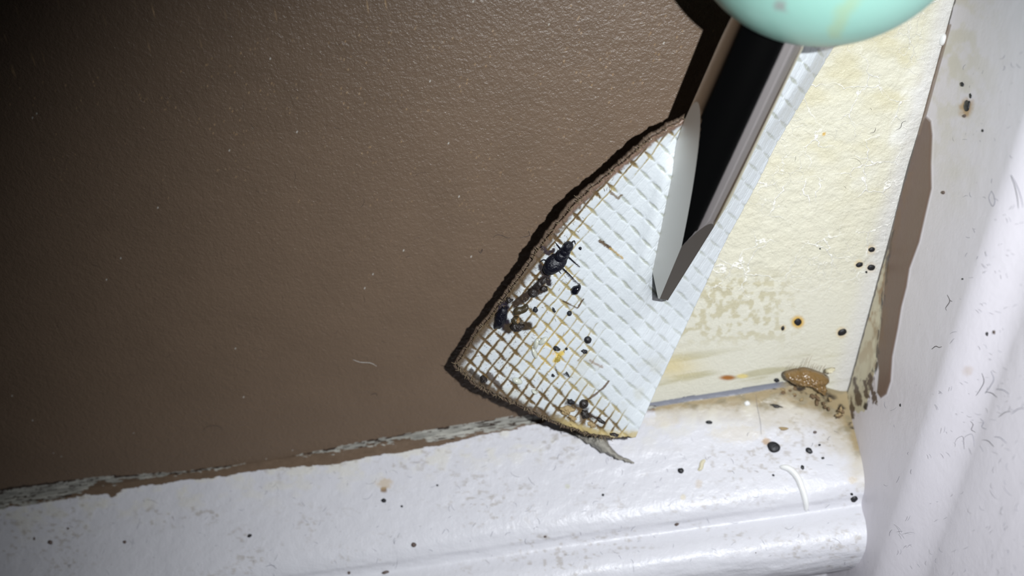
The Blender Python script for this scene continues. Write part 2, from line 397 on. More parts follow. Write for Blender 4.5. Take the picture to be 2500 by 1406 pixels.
# ---- wall_right: the painted casing at right angles to the wall, with a rounded moulding
def casing_relief(g):     # g: distance out from the wall; + is away from the room
    return 1.5*ss(13.4, 18.5, g)+0.5*ss(18.5, 25, g)+0.55*np.clip(g-24, 0, 30)*0.12
ls = np.r_[np.linspace(-62, -33, 40), np.arange(-33, 40, 0.115), np.linspace(40.2, 60, 30)]   # along the corner line from K1..
gs = np.r_[np.arange(-0.4, 9, 0.075), np.arange(9, 32, 0.16)]
LL, GG = np.meshgrid(ls, gs, indexing='ij')
ODIR = np.array([0, -1., 0])
X = K1+LL[..., None]*CDIR+GG[..., None]*ODIR
lump = (fbm(LL/3., GG/3., 81)-.5)*0.05
X = X-(casing_relief(GG)-lump)[..., None]*CN
px, py, _ = proj(X)
n1 = fbm(px/24., py/30., 82); nf = fbm(px/8., py/10., 83)
c = np.ones(X.shape)*lin((222, 217, 223))
c = mixc(c, lin((206, 200, 184)), ss(0.35, .65, n1)*ss(520, 100, py)*ss(2480, 2300, px)*.8)
c = mixc(c, lin((204, 198, 176)), np.exp(-(((px-2330)/60)**2+((py-430)/90)**2))*.35*n1)
BR = [(2262, 284), (2274, 296), (2278, 330), (2275, 400), (2276, 460), (2262, 520), (2246, 590), (2222, 655), (2215, 700), (2202, 750), (2194, 800), (2180, 870), (2176, 930), (2166, 962), (2152, 972), (2142, 958), (2147, 905), (2141, 860),
      (2149, 800), (2154, 745), (2158, 700), (2166, 640), (2172, 590), (2196, 480), (2216, 400), (2235, 345), (2250, 300)]
sd = sdist(px, py, BR)
c = mixc(c, lin((112, 90, 78)), ss(2.2, -2.2, sd))
X = X+(0.10*ss(4, -6, sd))[..., None]*CN
# stained bare band left of the brown run, black scabs on its edge
ex = interp(py, [(y, x) for x, y in [(2236, 345), (2172, 590), (2154, 745), (2149, 800), (2141, 870), (2120, 960), (2095, 1050)]])
lx_ = 2330-.2745*py
stn = (px > lx_-3) & (px < ex+3) & (py > 560) & (py < 985+30*nf)
c = np.where(stn[..., None], mixc(np.ones(c.shape)*lin((206, 198, 172)), lin((150, 112, 62)), ss(.5, .72, fbm(px/12., py/30., 85))*ss(1000, 700, py)*.8), c)
sc_ = np.abs(px-ex-2+6*(fbm(px/9., py/24., 88)-.5)); c = mixc(c, lin((46, 40, 34)), ss(9, 3, sc_)*ss(.42, .58, fbm(px/9., py/22., 86))*((py > 560) & (py < 1000)))
c = mixc(c, lin((120, 92, 60)), ss(26, 0, sc_)*ss(.4, .6, fbm(px/11., py/35., 89))*((py > 420) & (py < 960))*.5)
for pts in ([(2086, 925), (2096, 985)], [(2108, 930), (2118, 968)], [(2124, 918), (2134, 985)], [(2080, 968), (2082, 1018)]):
    dd = pl_dist(px+14*(fbm(px/14., py/22., 187)-.5), py, pts)+(fbm(px/5., py/12., 188)-.5)*17; c = mixc(c, lin((86, 68, 54)), ss(7, 2, dd)*.95)
c = mixc(c, lin((96, 90, 84)), ss(3.2, 1.2, np.abs(px-lx_-1.5-1.5*(nf-.5)*3))*((py < 1000)))
up = ss(6.0, 3, np.abs(px-lx_-5))*(py > 60)*(py < 330); c = mixc(c, lin((132, 108, 88)), up*.8)
for (x, y, rx, ry, m) in ((2359, 264, 20, 27, .85), (2303, 470, 6, 6, .5), (2363, 905, 14, 16, .25)):
    c = mixc(c, lin((176, 140, 88)), ss(1.2, .4, np.hypot((px-x)/rx, (py-y)/ry)+.7*(nf-.5))*m)
sp = vnoise(px/4.5, py/4.5, 91); c = mixc(c, lin((120, 116, 120)), ss(.965, .99, sp)*ss(.4, .7, fbm(px/100., py/100., 92))*0.5)
casing = link('wall_right', grid_mesh(X, pack(c), back=-CN*14), M_CASING, kind='structure')

# ------------------------------------------------------------------ the peeled strip
# lattice of the weave: fitted from directions and spacings seen at several points
SAMP = [((1510, 520), (.736, .677), (.68, -.73), 18.3, 40), ((1195, 875), (.752, .66), (.57, -.82), 24, 31), ((1460, 960), (.79, .61), (.62, -.785), 19.5, 34),
        ((1530, 760), (.72, .694), (.56, -.83), 22, 35), ((1660, 760), (.72, .69), (.48, -.88), 21, 38), ((1880, 330), (.66, .75), (.45, -.89), 15, 47),
        ((1620, 340), (.68, .73), (.75, -.66), 22, 38), ((1300, 700), (.71, .70), (.575, -.817), 25, 31), ((1980, 160), (.66, .75), (.42, -.9), 14, 50)]
def basis(x, y):
    x = (np.asarray(x, float)-1500)/500; y = (np.asarray(y, float)-700)/500
    return [x, y, x*x, x*y, y*y, x**3, x*x*y, x*y*y, y**3], None
def dbasis(x, y, dx, dy):
    X_ = (x-1500)/500; Y_ = (y-700)/500; dx /= 500.; dy /= 500.
    return [dx, dy, 2*X_*dx, Y_*dx+X_*dy, 2*Y_*dy, 3*X_*X_*dx, 2*X_*Y_*dx+X_*X_*dy, Y_*Y_*dx+2*X_*Y_*dy, 3*Y_*Y_*dy]
def fit(which):
    A_, b_ = [], []
    for (x, y), da, db, sa, sb in SAMP:
        if which == 'a':
            A_ += [np.array(dbasis(x, y, da[0]*sa, da[1]*sa)), np.array(dbasis(x, y, db[0]*sb, db[1]*sb))]; b_ += [1, 0]
        else:
            A_ += [np.array(dbasis(x, y, da[0]*sa, da[1]*sa)), np.array(dbasis(x, y, db[0]*sb, db[1]*sb))]; b_ += [0, 1]
    A_ = np.array(A_); reg = np.diag([0, 0, .003, .003, .003, .02, .02, .02, .02])
    return np.linalg.solve(A_.T@A_+reg, A_.T@np.array(b_))
KA, KB = fit('a'), fit('b')
OA = sum(k*v for k, v in zip(KA, basis(1381, 523.6)[0])); OB = sum(k*v for k, v in zip(KB, basis(1508.3, 523.6)[0]))
def lattice(x, y):
    return sum(k*v for k, v in zip(KA, basis(x, y)[0]))-OA, sum(k*v for k, v in zip(KB, basis(x, y)[0]))-OB

LEFT = [(1116, 892), (1150, 838), (1205, 768), (1262, 690), (1325, 600), (1378, 530), (1440, 468), (1540, 385), (1600, 335), (1668, 296), (1740, 262), (1810, 190), (1880, 90), (1960, -20), (2040, -140), (2120, -240), (2190, -330)]
RIGHT = [(1552, 1066), (1576, 1010), (1604, 945), (1642, 865), (1684, 775), (1722, 695), (1762, 608), (1806, 525), (1852, 440), (1896, 350), (1938, 280), (1990, 190), (2042, 100), (2088, 0), (2150, -140), (2215, -240), (2275, -330)]
NR, NC = 710, 300
Ls = spline(LEFT, NR); Rs = spline(RIGHT, NR)
rough = (fbm(np.arange(NR)/9., np.zeros(NR), 101)-.5)*9*np.clip(1-(np.arange(NR)/NR)*1.2, .25, 1)
Ls[:, 0] -= rough*.8; Ls[:, 1] -= rough*.6
BOT = spline([(1116, 892), (1150, 925), (1190, 950), (1240, 975), (1290, 998), (1345, 1024), (1400, 1044), (1440, 1058), (1490, 1067), (1552, 1066)], NC)
T = np.linspace(0, 1, NC)
PX = Ls[:, 0][:, None]*(1-T)+Rs[:, 0][:, None]*T; PY = Ls[:, 1][:, None]*(1-T)+Rs[:, 1][:, None]*T
# bend the first rows to the torn bottom edge
dbx = BOT[:, 0]-PX[0]; dby = BOT[:, 1]-PY[0]+(fbm(np.arange(NC)/7., np.zeros(NC), 103)-.5)*9
fade = ((1-np.clip(np.arange(NR)/170., 0, 1))**2)[:, None]
PX = PX+dbx*fade; PY = PY+dby*fade
def strip_lift(x, y):
    """how far the strip stands off the wall, along the sight line, in mm"""
    x = np.asarray(x, float); y = np.asarray(y, float)
    # coordinate across the strip: 0 at the torn left side, 1 at the smooth right side
    xl = interp(y, [(b, a) for a, b in LEFT[::-1]]); xr = interp(y, [(b, a) for a, b in RIGHT[::-1]])
    s = np.clip((x-xl)/np.maximum(xr-xl, 30), -0.3, 1.1)
    left = interp(y, [(-330, .4), (-240, 2.6), (-140, 5.2), (100, 7), (296, 8.0), (480, 7.4), (600, 6.9), (892, 6.1), (1000, 6.6), (1070, 7.2)])
    right = interp(y, [(-330, .4), (-240, 2.0), (-140, 3.3), (100, 4.2), (300, 4.6), (600, 5.0), (800, 5.8), (950, 7.2), (1070, 8.2)])
    lift = left*(1-s)+right*s
    lift = lift-1.1*np.exp(-(((x-1625)/55)**2+((y-740)/90)**2))          # pressed in by the screwdriver
    lift = lift+1.0*np.exp(-((x-1590+.25*(y-600))/34)**2)*ss(820, 640, y)*ss(330, 450, y)
    lift = lift-1.6*ss(0.80, 1.05, s)*ss(1060, 900, y)                    # right side curls back
    return lift
def on_strip(px, py):
    return at_depth(px, py, wall_depth(px, py)-strip_lift(px, py))
def smooth_surf(PX, PY, off=0.0):
    X = at_depth(PX, PY, wall_depth(PX, PY)-strip_lift(PX, PY)+off)
    return X
X0 = smooth_surf(PX, PY)
def grid_normals(X):
    du = np.gradient(X, axis=1); dv = np.gradient(X, axis=0); n = np.cross(du, dv)
    n /= np.linalg.norm(n, axis=-1, keepdims=True)+1e-12
    n[(n@(-FW)) < 0] *= -1
    return n
NN = grid_normals(X0)
la, lb = lattice(PX, PY)
la = la+(fbm(PX/38., PY/38., 111)-.5)*.34; lb = lb+(fbm(PX/45., PY/45., 112)-.5)*.22
ga = np.hypot(*np.gradient(la)); 
ra = np.rint(la); rb = np.rint(lb)
sa_px, sb_px = 20.0, 35.0
da = np.abs(la-ra)*sa_px; db = np.abs(lb-rb)*sb_px
u = np.mod(la+np.mod(rb, 2), 2.0)                      # a lens-shaped gap spans two cells, staggered row by row
lens = np.clip(1.12-1.12*np.abs(u-1)**1.25*1.15, 0, 1)
nz = fbm(PX/6., PY/6., 113); nb = fbm(PX/40., PY/40., 114); nfine = vnoise(PX/2.6, PY/2.6, 115)
dl = pl_dist(PX, PY, LEFT[:10]); dbt = pl_dist(PX, PY, [tuple(p) for p in BOT[::30]]+[tuple(BOT[-1])])
wl = interp(PY, [(250, 20), (480, 60), (620, 95), (700, 160), (780, 240), (850, 320), (1000, 300)])
G = np.maximum(np.clip(1-dl/wl, 0, 1), np.clip(1-dbt/interp(PX, [(1100, 230), (1350, 200), (1480, 120), (1560, 60)]), 0, 1)*ss(1570, 1490, PX))
G = np.clip(G*1.15+(nb-.5)*.5, 0, 1)
wA = (0.2+3.1*lens+1.6*G)*(0.75+.5*nz)
gA = ss(wA+0.9, wA-0.9, db)*np.where(lens > .04, 1.0, ss(.1, .5, G))
wB = (0.5+1.7*G)*(0.6+.9*nz)
gB = ss(wB+0.9, wB-0.9, da)*ss(.06, .40, G+.3*(nz-.5))
fader = ss(1.0, .72, np.tile(T, (NR, 1))+0*G)
gA = gA*np.where(G < .2, .5+.4*fader, 1)
cell = np.ones(X0.shape)*lin((204, 209, 212))
cell = mixc(cell, lin((182, 180, 160)), ss(.5, .75, nb)*ss(840, 900, PY)*.35)
gcol = mixc(np.ones(cell.shape)*lin((166, 170, 160)), lin((160, 146, 104)), ss(.12, .45, G))
gcol = mixc(gcol, lin((98, 79, 52)), ss(.42, .85, G+.25*(nz-.5)))
gcol = mixc(gcol, lin((196, 166, 84)), np.exp(-(((PX-1345)/50)**2+((PY-850)/55)**2))*.7)
cell = mixc(cell, lin((215, 205, 170)), ss(6, 0, np.minimum(da, db))*ss(.45, .9, G)*.5)
c = mixc(cell, gcol, np.maximum(gA, gB))
# dark soiling: specks, smears, the torn edges
c = mixc(c, lin((70, 56, 40)), ss(.80, .90, nfine)*ss(.5, 1.0, G)*ss(.45, .6, fbm(PX/22., PY/22., 121))*.85)
edge = np.minimum(dl, dbt*1.2)
c = mixc(c, lin((92, 76, 58)), ss(interp(PY, [(500, 14), (650, 24), (1000, 24)]), 6, edge+15*(nz-.5)+9*(nb-.5))*ss(1500, 1440, PX)*.95)
c = mixc(c, lin((120, 98, 84)), ss(11, 3, dl+8*(nz-.5))*ss(700, 500, PY))
c = mixc(c, lin((196, 176, 122)), ss(22, 6, dbt+10*(nz-.5))*ss(1330, 1400, PX)*.8)
for pts, wdt, k, m in (([(1230, 745), (1222, 775), (1240, 800)], 17, (44, 38, 46), 1), ([(1258, 742), (1285, 722), (1320, 690), (1335, 672)], 12, (58, 48, 40), 1), ([(1285, 722), (1330, 705)], 9, (56, 46, 40), 1),
                       ([(1240, 800), (1290, 795)], 13, (62, 52, 40), 1), ([(1320, 650), (1340, 690)], 10, (48, 42, 42), 1), ([(1320, 600), (1338, 618), (1350, 612)], 7, (58, 50, 52), 1), ([(1330, 560), (1345, 580)], 7, (100, 80, 54), .8),
                       ([(1150, 905), (1185, 940)], 8, (60, 50, 40), .9), ([(1195, 915), (1220, 945)], 9, (78, 64, 52), .9), ([(1385, 983), (1432, 1000)], 9, (60, 50, 40), .8), ([(1430, 1010), (1462, 1022)], 7, (62, 50, 42), 1), ([(1415, 1000), (1425, 1030)], 9, (104, 84, 58), .9),
                       ([(1418, 990), (1475, 945), (1486, 930)], 3.2, (96, 76, 56), .9), ([(1490, 468), (1508, 484), (1518, 476)], 4, (104, 82, 48), .8), ([(1465, 588), (1490, 606)], 5, (86, 68, 48), .95), ([(1490, 606), (1520, 630)], 3.4, (176, 146, 76), .8),
                       ([(1388, 627), (1414, 651)], 2.6, (66, 56, 50), .6), ([(1372, 655), (1396, 680), (1414, 694)], 2.8, (56, 50, 52), .8), ([(1375, 735), (1410, 752), (1424, 730)], 2.6, (88, 68, 42), .95), ([(1355, 895), (1362, 915)], 2.4, (44, 40, 38), .9),
                       ([(1376, 912), (1390, 920)], 2.4, (44, 40, 38), .8), ([(1440, 880), (1470, 896)], 3.5, (140, 120, 104), .7), ([(1430, 858), (1412, 880)], 3, (140, 120, 70), .7)):
    dd = pl_dist(PX, PY, pts)+8*(nz-.5)*min(1, wdt/8)+3*(nfine-.5)*min(1, wdt/8); c = mixc(c, lin(k), ss(wdt, wdt*.55, dd)*m)
c = mixc(c, lin((214, 186, 92)), ss(9, 3, pl_dist(PX, PY, [(1356, 880), (1364, 866), (1372, 862)])+4*(nz-.5))*.9)
c = mixc(c, lin((214, 190, 160)), ss(4, 2, np.hypot(PX-1351, PY-863)))
# relief: pillowed pads, sunk joints, fine ridges of the threads
pad = np.minimum(ss(0, 5, da), ss(0, 6, db))
hgt = 0.035*pad-0.04*gA*np.clip(lens+.3, 0, 1)-0.02*gB
hgt = hgt+0.035*ss(2.0, .4, da)*(1-ss(.2, .5, G))*(.2+1.1*nfine)
hgt = hgt+0.05*(nb-.5)
XS = X0+hgt[..., None]*NN
strip = bpy.data.objects.new('peeled_mesh_tape', None); LINK(strip)
tag(strip, 'peeled strip of white fibre-mesh tape, its torn soiled end lifted off the brown wall', 'tape')
strip.empty_display_size = 0.002
link('woven_sheet', grid_mesh(XS, pack(c), thick=-NN*0.22+np.zeros_like(X0)), M_TAPE, strip, label='white woven sheet with brown grime in the joints of the mesh')

# brown paint film on its back, showing along the torn left and bottom edges
NR2, NC2 = 420, 90
ii = np.linspace(0, NR-1, NR2).astype(int)
ext = 6+7*fbm(np.arange(NR2)/5., np.zeros(NR2), 131)
ext = ext*interp(np.arange(NR2)/NR2, [(0, 1.1), (.3, 1.2), (.6, .8), (1, .6)])
Tb = np.linspace(0, 1, NC2)
jj = np.linspace(0, NC-1, NC2).astype(int)
PX2 = PX[ii][:, jj].copy(); PY2 = PY[ii][:, jj].copy()
fl_ = np.exp(-Tb*9)[None]; fb_ = np.exp(-np.arange(NR2)/16.)[:, None]; tb = fbm(np.arange(NC2)/2.6, np.zeros(NC2), 133)
bot_ext = (4+7*tb)*interp(PX[0][jj], [(1100, 1), (1400, .9), (1500, .4), (1560, .1)])
PX2 += -ext[:, None]*.78*fl_-bot_ext[None]*.35*fb_; PY2 += -ext[:, None]*.45*fl_*(1-fb_*.6)+bot_ext[None]*.9*fb_
PX2 = PX2-1.5*Tb[None]**8*3
XB = smooth_surf(PX2, PY2, off=0.55)+(0.18*(fbm(PX2/9., PY2/9., 135)-.5))[..., None]*FW
NB = grid_normals(XB)
link('paint_backing', grid_mesh(XB, thick=-NB*0.3), M_BACK, strip, label='brown paint film on the back of the tape')

# ------------------------------------------------------------------ fibres
def tubes(lines, r, sides=5):
    """one mesh from many thin tapered threads; lines: list of (k,3) point arrays"""
    V, Fc = [], []
    for P in lines:
        P = np.asarray(P, float); k = len(P)
        if k < 2: continue
        t = np.gradient(P, axis=0); t /= np.linalg.norm(t, axis=1, keepdims=True)+1e-12
        a = np.cross(t, FW+0.3*RT); a /= np.linalg.norm(a, axis=1, keepdims=True)+1e-12; b = np.cross(t, a)
        rr = r*(0.45+0.55*np.sin(np.linspace(0.25, math.pi-0.25, k)))
        base = len(V)
        for i in range(k):
            for s in range(sides):
                th = 2*math.pi*s/sides; V.append(P[i]+rr[i]*(math.cos(th)*a[i]+math.sin(th)*b[i]))
        for i in range(k-1):
            for s in range(sides):
                p, q = base+i*sides+s, base+i*sides+(s+1) % sides; Fc.append((p, q, q+sides, p+sides))
        Fc.append(tuple(base+s for s in range(sides))[::-1]); Fc.append(tuple(base+(k-1)*sides+s for s in range(sides)))
    return raw_mesh(V, Fc)
rng = random.Random(5)
fr = []
for i in range(520):
    if rng.random() < .62:
        k = rng.randint(0, int(NR*.62)); x, y = Ls[k]; nx, ny = -.78, -.45
    else:
        k = rng.randint(0, int(NC*.9)); x, y = BOT[k]; nx, ny = -.3, .9
    a = math.atan2(ny, nx)+rng.uniform(-1.3, 1.3); ln = rng.uniform(4, 13)*(1.5 if rng.random() < .08 else 1); cv = rng.uniform(-.9, .9)
    x += -nx*rng.uniform(-3, 9); y += -ny*rng.uniform(-3, 9)
    pts = []; z = rng.uniform(-.1, .5)
    for s in range(7):
        f_ = s/6; pts.append(at_depth(x, y, wall_depth(x, y)-strip_lift(x, y)-z*f_+.1)); a += cv/6*1.5; x += math.cos(a)*ln/6; y += math.sin(a)*ln/6
    fr.append(np.array(pts))
link('frayed_edge_fibres', tubes(fr, .022), M_FIBRE, strip, kind='stuff', label='fine brown and grey fibres fraying from the torn edge')
fr = []
for i in range(420):     # short brown hairs stuck on the soiled pads
    t = rng.random()**1.6; k = rng.randint(0, int(NR*.36)); j = int(t*NC*.55)
    x, y = PX[k, j], PY[k, j]
    if G[k, j] < .45: continue
    a = rng.uniform(0, 6.28); ln = rng.uniform(3, 9); cv = rng.uniform(-1, 1); pts = []
    for s in range(5):
        pts.append(at_depth(x, y, wall_depth(x, y)-strip_lift(x, y)-.1)); a += cv/4; x += math.cos(a)*ln/4; y += math.sin(a)*ln/4
    fr.append(np.array(pts))
link('stuck_hairs', tubes(fr, .014, 4), M_FIBRE, strip, kind='stuff', label='short brown hairs stuck to the soiled pads')

# ------------------------------------------------------------------ the screwdriver
A0 = at_depth(1572, 730, wall_depth(1572, 730)-strip_lift(1625, 735)-2.7)
Z1 = 59.0
A1 = at_depth(2026, -257, Z1)
D = (A1-A0)/np.linalg.norm(A1-A0)
mid = A0
EC = -FW-(-FW@D)*D; EC /= np.linalg.norm(EC); ER = np.cross(D, EC); ER = ER if ER@RT > 0 else -ER
depth0 = proj(A0)[2]; S_ = depth0/F           # mm per pixel near the blade
_t = np.linspace(-12, 34, 2000); _y = proj(A0+D*_t[:, None])[1]
def along(y): return float(np.interp(-y, -_y, _t))
LEN = along(40)
R_SH = 86*S_
def radius(s): return R_SH*(1-0.09*max(0.0, s)/LEN)
bm = bmesh.new()
SEG = 128; stations = np.linspace(-5.5, LEN+2.5, 70)
rings = []
for s in stations:
    rad = radius(s)
    rings.append([bm.verts.new(Vector(((A0+D*s+rad*(math.cos(t)*ER+math.sin(t)*EC)))*MM)) for t in np.linspace(0, 2*math.pi, SEG, endpoint=False)])
for a, b in zip(rings[:-1], rings[1:]):
    for i in range(SEG): bm.faces.new((a[i], a[(i+1) % SEG], b[(i+1) % SEG], b[i]))
bm.faces.new(rings[0]); bm.faces.new(rings[-1][::-1])
bmesh.ops.recalc_face_normals(bm, faces=bm.faces)
for f in bm.faces: f.material_index = 0; f.smooth = len(f.verts) == 4
def on_shaft(x, y, back=False):
    """where the sight line through (x, y) meets the round shaft; its nearest approach if it misses"""
    d = ray(x, y); rr = radius(along(y)); o = CAM-A0
    a = d-(d@D)*D; b = o-(o@D)*D; A_ = a@a; B_ = 2*a@b; C_ = b@b-rr*rr; disc = max(0.0, B_*B_-4*A_*C_)
    return CAM+d*((-B_+(1 if back else -1)*math.sqrt(disc))/(2*A_))
def cut(p, q, t, mi):
    """grind the flat through three points, keeping the side with the shaft's upper axis"""
    n = np.cross(q-p, t-p); n /= np.linalg.norm(n)
    if (A0+D*LEN-p)@n > 0: n = -n
    r = bmesh.ops.bisect_plane(bm, geom=bm.verts[:]+bm.edges[:]+bm.faces[:], dist=1e-9, plane_co=Vector(p*MM), plane_no=Vector(n), clear_outer=True)
    ed = [e for e in r['geom_cut'] if isinstance(e, bmesh.types.BMEdge)]
    for f in bmesh.ops.edgenet_fill(bm, edges=ed)['faces']: f.material_index = mi; f.smooth = False
zax = proj(A0)[2]; TIPZ = 0.7

cut(on_shaft(1706, 350), on_shaft(1656, 640), at_depth(1580, 611, zax+0.6), 1)
cut(on_shaft(1744, 546), on_shaft(1698, 568), at_depth(1614, 738, zax-TIPZ), 2)
cut(at_depth(1748, 546, zax), at_depth(1632, 731, zax), at_depth(1632, 731, zax+3), 2)
cut(at_depth(1582, 611, zax), at_depth(1606, 726, zax), at_depth(1606, 726, zax+3), 1)
cut(at_depth(1600, 727, zax), at_depth(1630, 733, zax), at_depth(1630, 733, zax+3), 1)
me = bpy.data.meshes.new('shaft'); bm.to_mesh(me); bm.free()
for m_ in (M_CHROME, M_GROUND, M_SHADEGR): me.materials.append(m_)
driver = bpy.data.objects.new('screwdriver', None); LINK(driver)
tag(driver, 'steel screwdriver with a rounded mint green handle, its blade pressing on the white tape', 'screwdriver')
link('shaft', me, None, driver, label='chromed shaft ground to a grey wedge-shaped tip')
# handle: rounded nose, long body running up out of the picture
RH = 362*Z1/F
pr = []
for t in np.linspace(0, math.pi/2, 60): pr.append((-RH*math.cos(t), RH*math.sin(t)))
pr += [(s, RH*(1-.04*math.sin(min(1, s/40)*math.pi))) for s in np.linspace(1, 42, 50)]
for t in np.linspace(0, math.pi/2, 24)[1:]: pr.append((42+6*math.sin(t), RH-6+6*math.cos(t)))
pr.append((48.0, 0.01)); pr[0] = (-RH, 0.01)
pr = np.array(pr); th = np.linspace(0, 2*math.pi, 160)
XH = A1+pr[:, 0][:, None, None]*D+pr[:, 1][:, None, None]*(np.cos(th)[None, :, None]*ER+np.sin(th)[None, :, None]*EC)
px, py, _ = proj(XH); n1 = fbm(px/14., py/14., 141); vis = (XH-A1)@EC > 0
c = np.ones(XH.shape)*lin((152, 200, 186))
c = mixc(c, lin((150, 140, 140)), ss(1.3, .3, np.hypot(px-1905, py-14)/17+.7*(n1-.5))*vis*.75)
c = mixc(c, lin((168, 190, 150)), ss(26, 4, pl_dist(px, py, [(2100, -20), (2060, 30), (2040, 80)])+20*(n1-.5))*vis*.6)
link('handle', grid_mesh(XH, pack(c)), M_MINT, driver, label='mint green plastic handle with a rounded nose')

# ------------------------------------------------------------------ droppings, eggs, crumbs
def blob(name, surf, x, y, rx, ry, ang, h, m, label, cat, group=None, irr=.12, seed=0, tear=0.0, parent=None, kind=None, prof=.5, n=22, k=8):
    a = math.radians(ang); ca, sa = math.cos(a), math.sin(a)
    e = 2.0; p0 = surf(np.array([x]), np.array([y]))[0].reshape(3); p1 = surf(np.array([x+e]), np.array([y]))[0].reshape(3); p2 = surf(np.array([x]), np.array([y+e]))[0].reshape(3)
    nrm = np.cross(p1-p0, p2-p0); nrm /= np.linalg.norm(nrm)+1e-12
    if nrm@FW > 0: nrm = -nrm
    u = (p1-p0)/e; v = (p2-p0)/e
    r_ = np.random.RandomState(seed+17); ph = r_.rand(5)*6.28; am = r_.rand(5)-.5
    V = []; 
    for i in range(k+1):
        s = i/k
        for j in range(n):
            t = 2*math.pi*j/n
            rr = s*(1+irr*0.75*sum(am[q]*math.cos((q+2)*t+ph[q]) for q in range(5)))
            if tear: rr *= 1+tear*max(0, math.cos(t))**8
            ox = rr*rx*math.cos(t); oy = rr*ry*math.sin(t); qx = ox*ca-oy*sa; qy = ox*sa+oy*ca
            hh = h*(1-s*s)**prof-(.03 if i == k else 0)
            bumpn = 1+irr*(vnoise(qx/3.+seed*3.1, qy/3., seed)-.5)*1.5
            V.append(p0+u*qx+v*qy+nrm*hh*bumpn)
    Fc = []
    for i in range(1, k):
        for j in range(n):
            Fc.append((i*n+j, i*n+(j+1) % n, (i+1)*n+(j+1) % n, (i+1)*n+j))
    V = V[n-1:]; Fc = [tuple(q-(n-1) for q in f) for f in Fc]         # a single apex vertex
    for j in range(n): Fc.append((0, 1+(j+1) % n, 1+j)[::-1])
    last = 1+(k-1)*n; Fc.append(tuple(last+j for j in range(n))[::-1])
    me = raw_mesh(V, Fc); bm_ = bmesh.new(); bm_.from_mesh(me); bmesh.ops.recalc_face_normals(bm_, faces=bm_.faces); bm_.to_mesh(me); bm_.free()
    return link(name, me, m, parent, label, cat, group, kind)

GT = 'black droppings on the white tape'
T_DROPS = [
    (1404, 707, 13, 10, -40, .35, M_GLOSSB, 'glossy black teardrop dropping on the clean pads beside the bug', .05, .45),
    (1416, 605, 4.5, 4, 0, .14, M_GLOSSB, 'tiny shiny black dropping on the tape next to the head of the bug', .15, 0),
    (1390, 764, 6.5, 6, 0, .2, M_BLACK, 'small round black dropping beside the yellow stained joint', .08, 0),
    (1307, 755, 7, 6, 30, .18, M_BLACK, 'small dark dropping touching a brown joint right of the curved olive one', .25, 0),
    (1435, 829, 10, 9, 0, .24, M_BLACK, 'round matt black dropping standing alone on the white pads', .06, 0),
    (1427, 857, 8, 5.5, 20, .2, M_BLACK, 'lobed black dropping in the joint just below the lone round one', .3, 0),
    (1359, 850, 10, 5, 12, .2, M_BLACK, 'ragged black smear-like dropping just above the small tan dot', .42, 0),
    (1383, 851, 3.5, 3, 0, .12, M_BLACK, 'tiny black dropping at the end of the ragged one', .15, 0),
    (1394, 980, 9.5, 6.5, 15, .25, M_BLACK, 'jet black dropping above the tan crumb at the bottom edge', .25, 0),
    (1425, 985, 12, 11, 0, .34, M_DKBR, 'large dark brown round dropping near the bottom edge', .12, 0),
    (1428, 1011, 12, 10, 40, .3, M_DKBR, 'dark brown lumpy dropping under the large round one at the torn edge', .3, 0),
    (1468, 1027, 12, 5, 35, .18, M_DKBR, 'pointed dark brown dropping by the bottom edge, nearest the clean corner', .3, 0),
    (1500, 1060, 12, 4, 8, .2, M_DKBR, 'flat dark dropping tucked under the bottom hem of the tape', .3, 0),
    (1318, 690, 22, 8, -38, .3, M_DKBR, 'elongated blackish brown dropping below the abdomen of the bug', .35, 0),
    (1302, 713, 13, 11, 0, .35, M_DKBR, 'round dark brown dropping with an olive top, left of the glossy teardrop', .14, 0),
    (1328, 704, 10, 6, 0, .2, M_DKBR, 'dark brown lobe beside the round olive-topped dropping', .35, 0),
    (1222, 775, 15, 30, 20, .45, M_BUG, 'large purplish black dropping mass at the torn left edge', .2, 0),
    (1262, 797, 17, 10, 0, .34, M_DKBR, 'dark lumpy dropping under the amber-topped one', .3, 0),
    (1242, 732, 9, 7, 0, .2, M_DKBR, 'dark brown crumb at the left edge above the purplish mass', .4, 0),
    (1350, 916, 5, 4, 30, .12, M_BLACK, 'tiny ragged black speck in the lower middle of the tape', .45, 0),
    (1385, 912, 6, 3.5, 50, .12, M_BLACK, 'small hooked black speck right of the ragged speck in the lower middle', .4, 0),
    (1180, 925, 10, 8, 40, .25, M_DKBR, 'dark brown dropping on the soiled bottom-left corner of the tape', .4, 0),
    (1352, 756, 7, 3.5, 60, .12, M_BLACK, 'thin black crumb in the joint between the two small round droppings', .4, 0),
]
for i, (x, y, rx, ry, an, h, m_, lb_, irr, tr) in enumerate(T_DROPS):
    blob('dropping', on_strip, x, y, rx, ry, an, h+.06, m_, lb_, 'dropping', GT, irr=irr, seed=i*5+1, tear=tr, n=30)
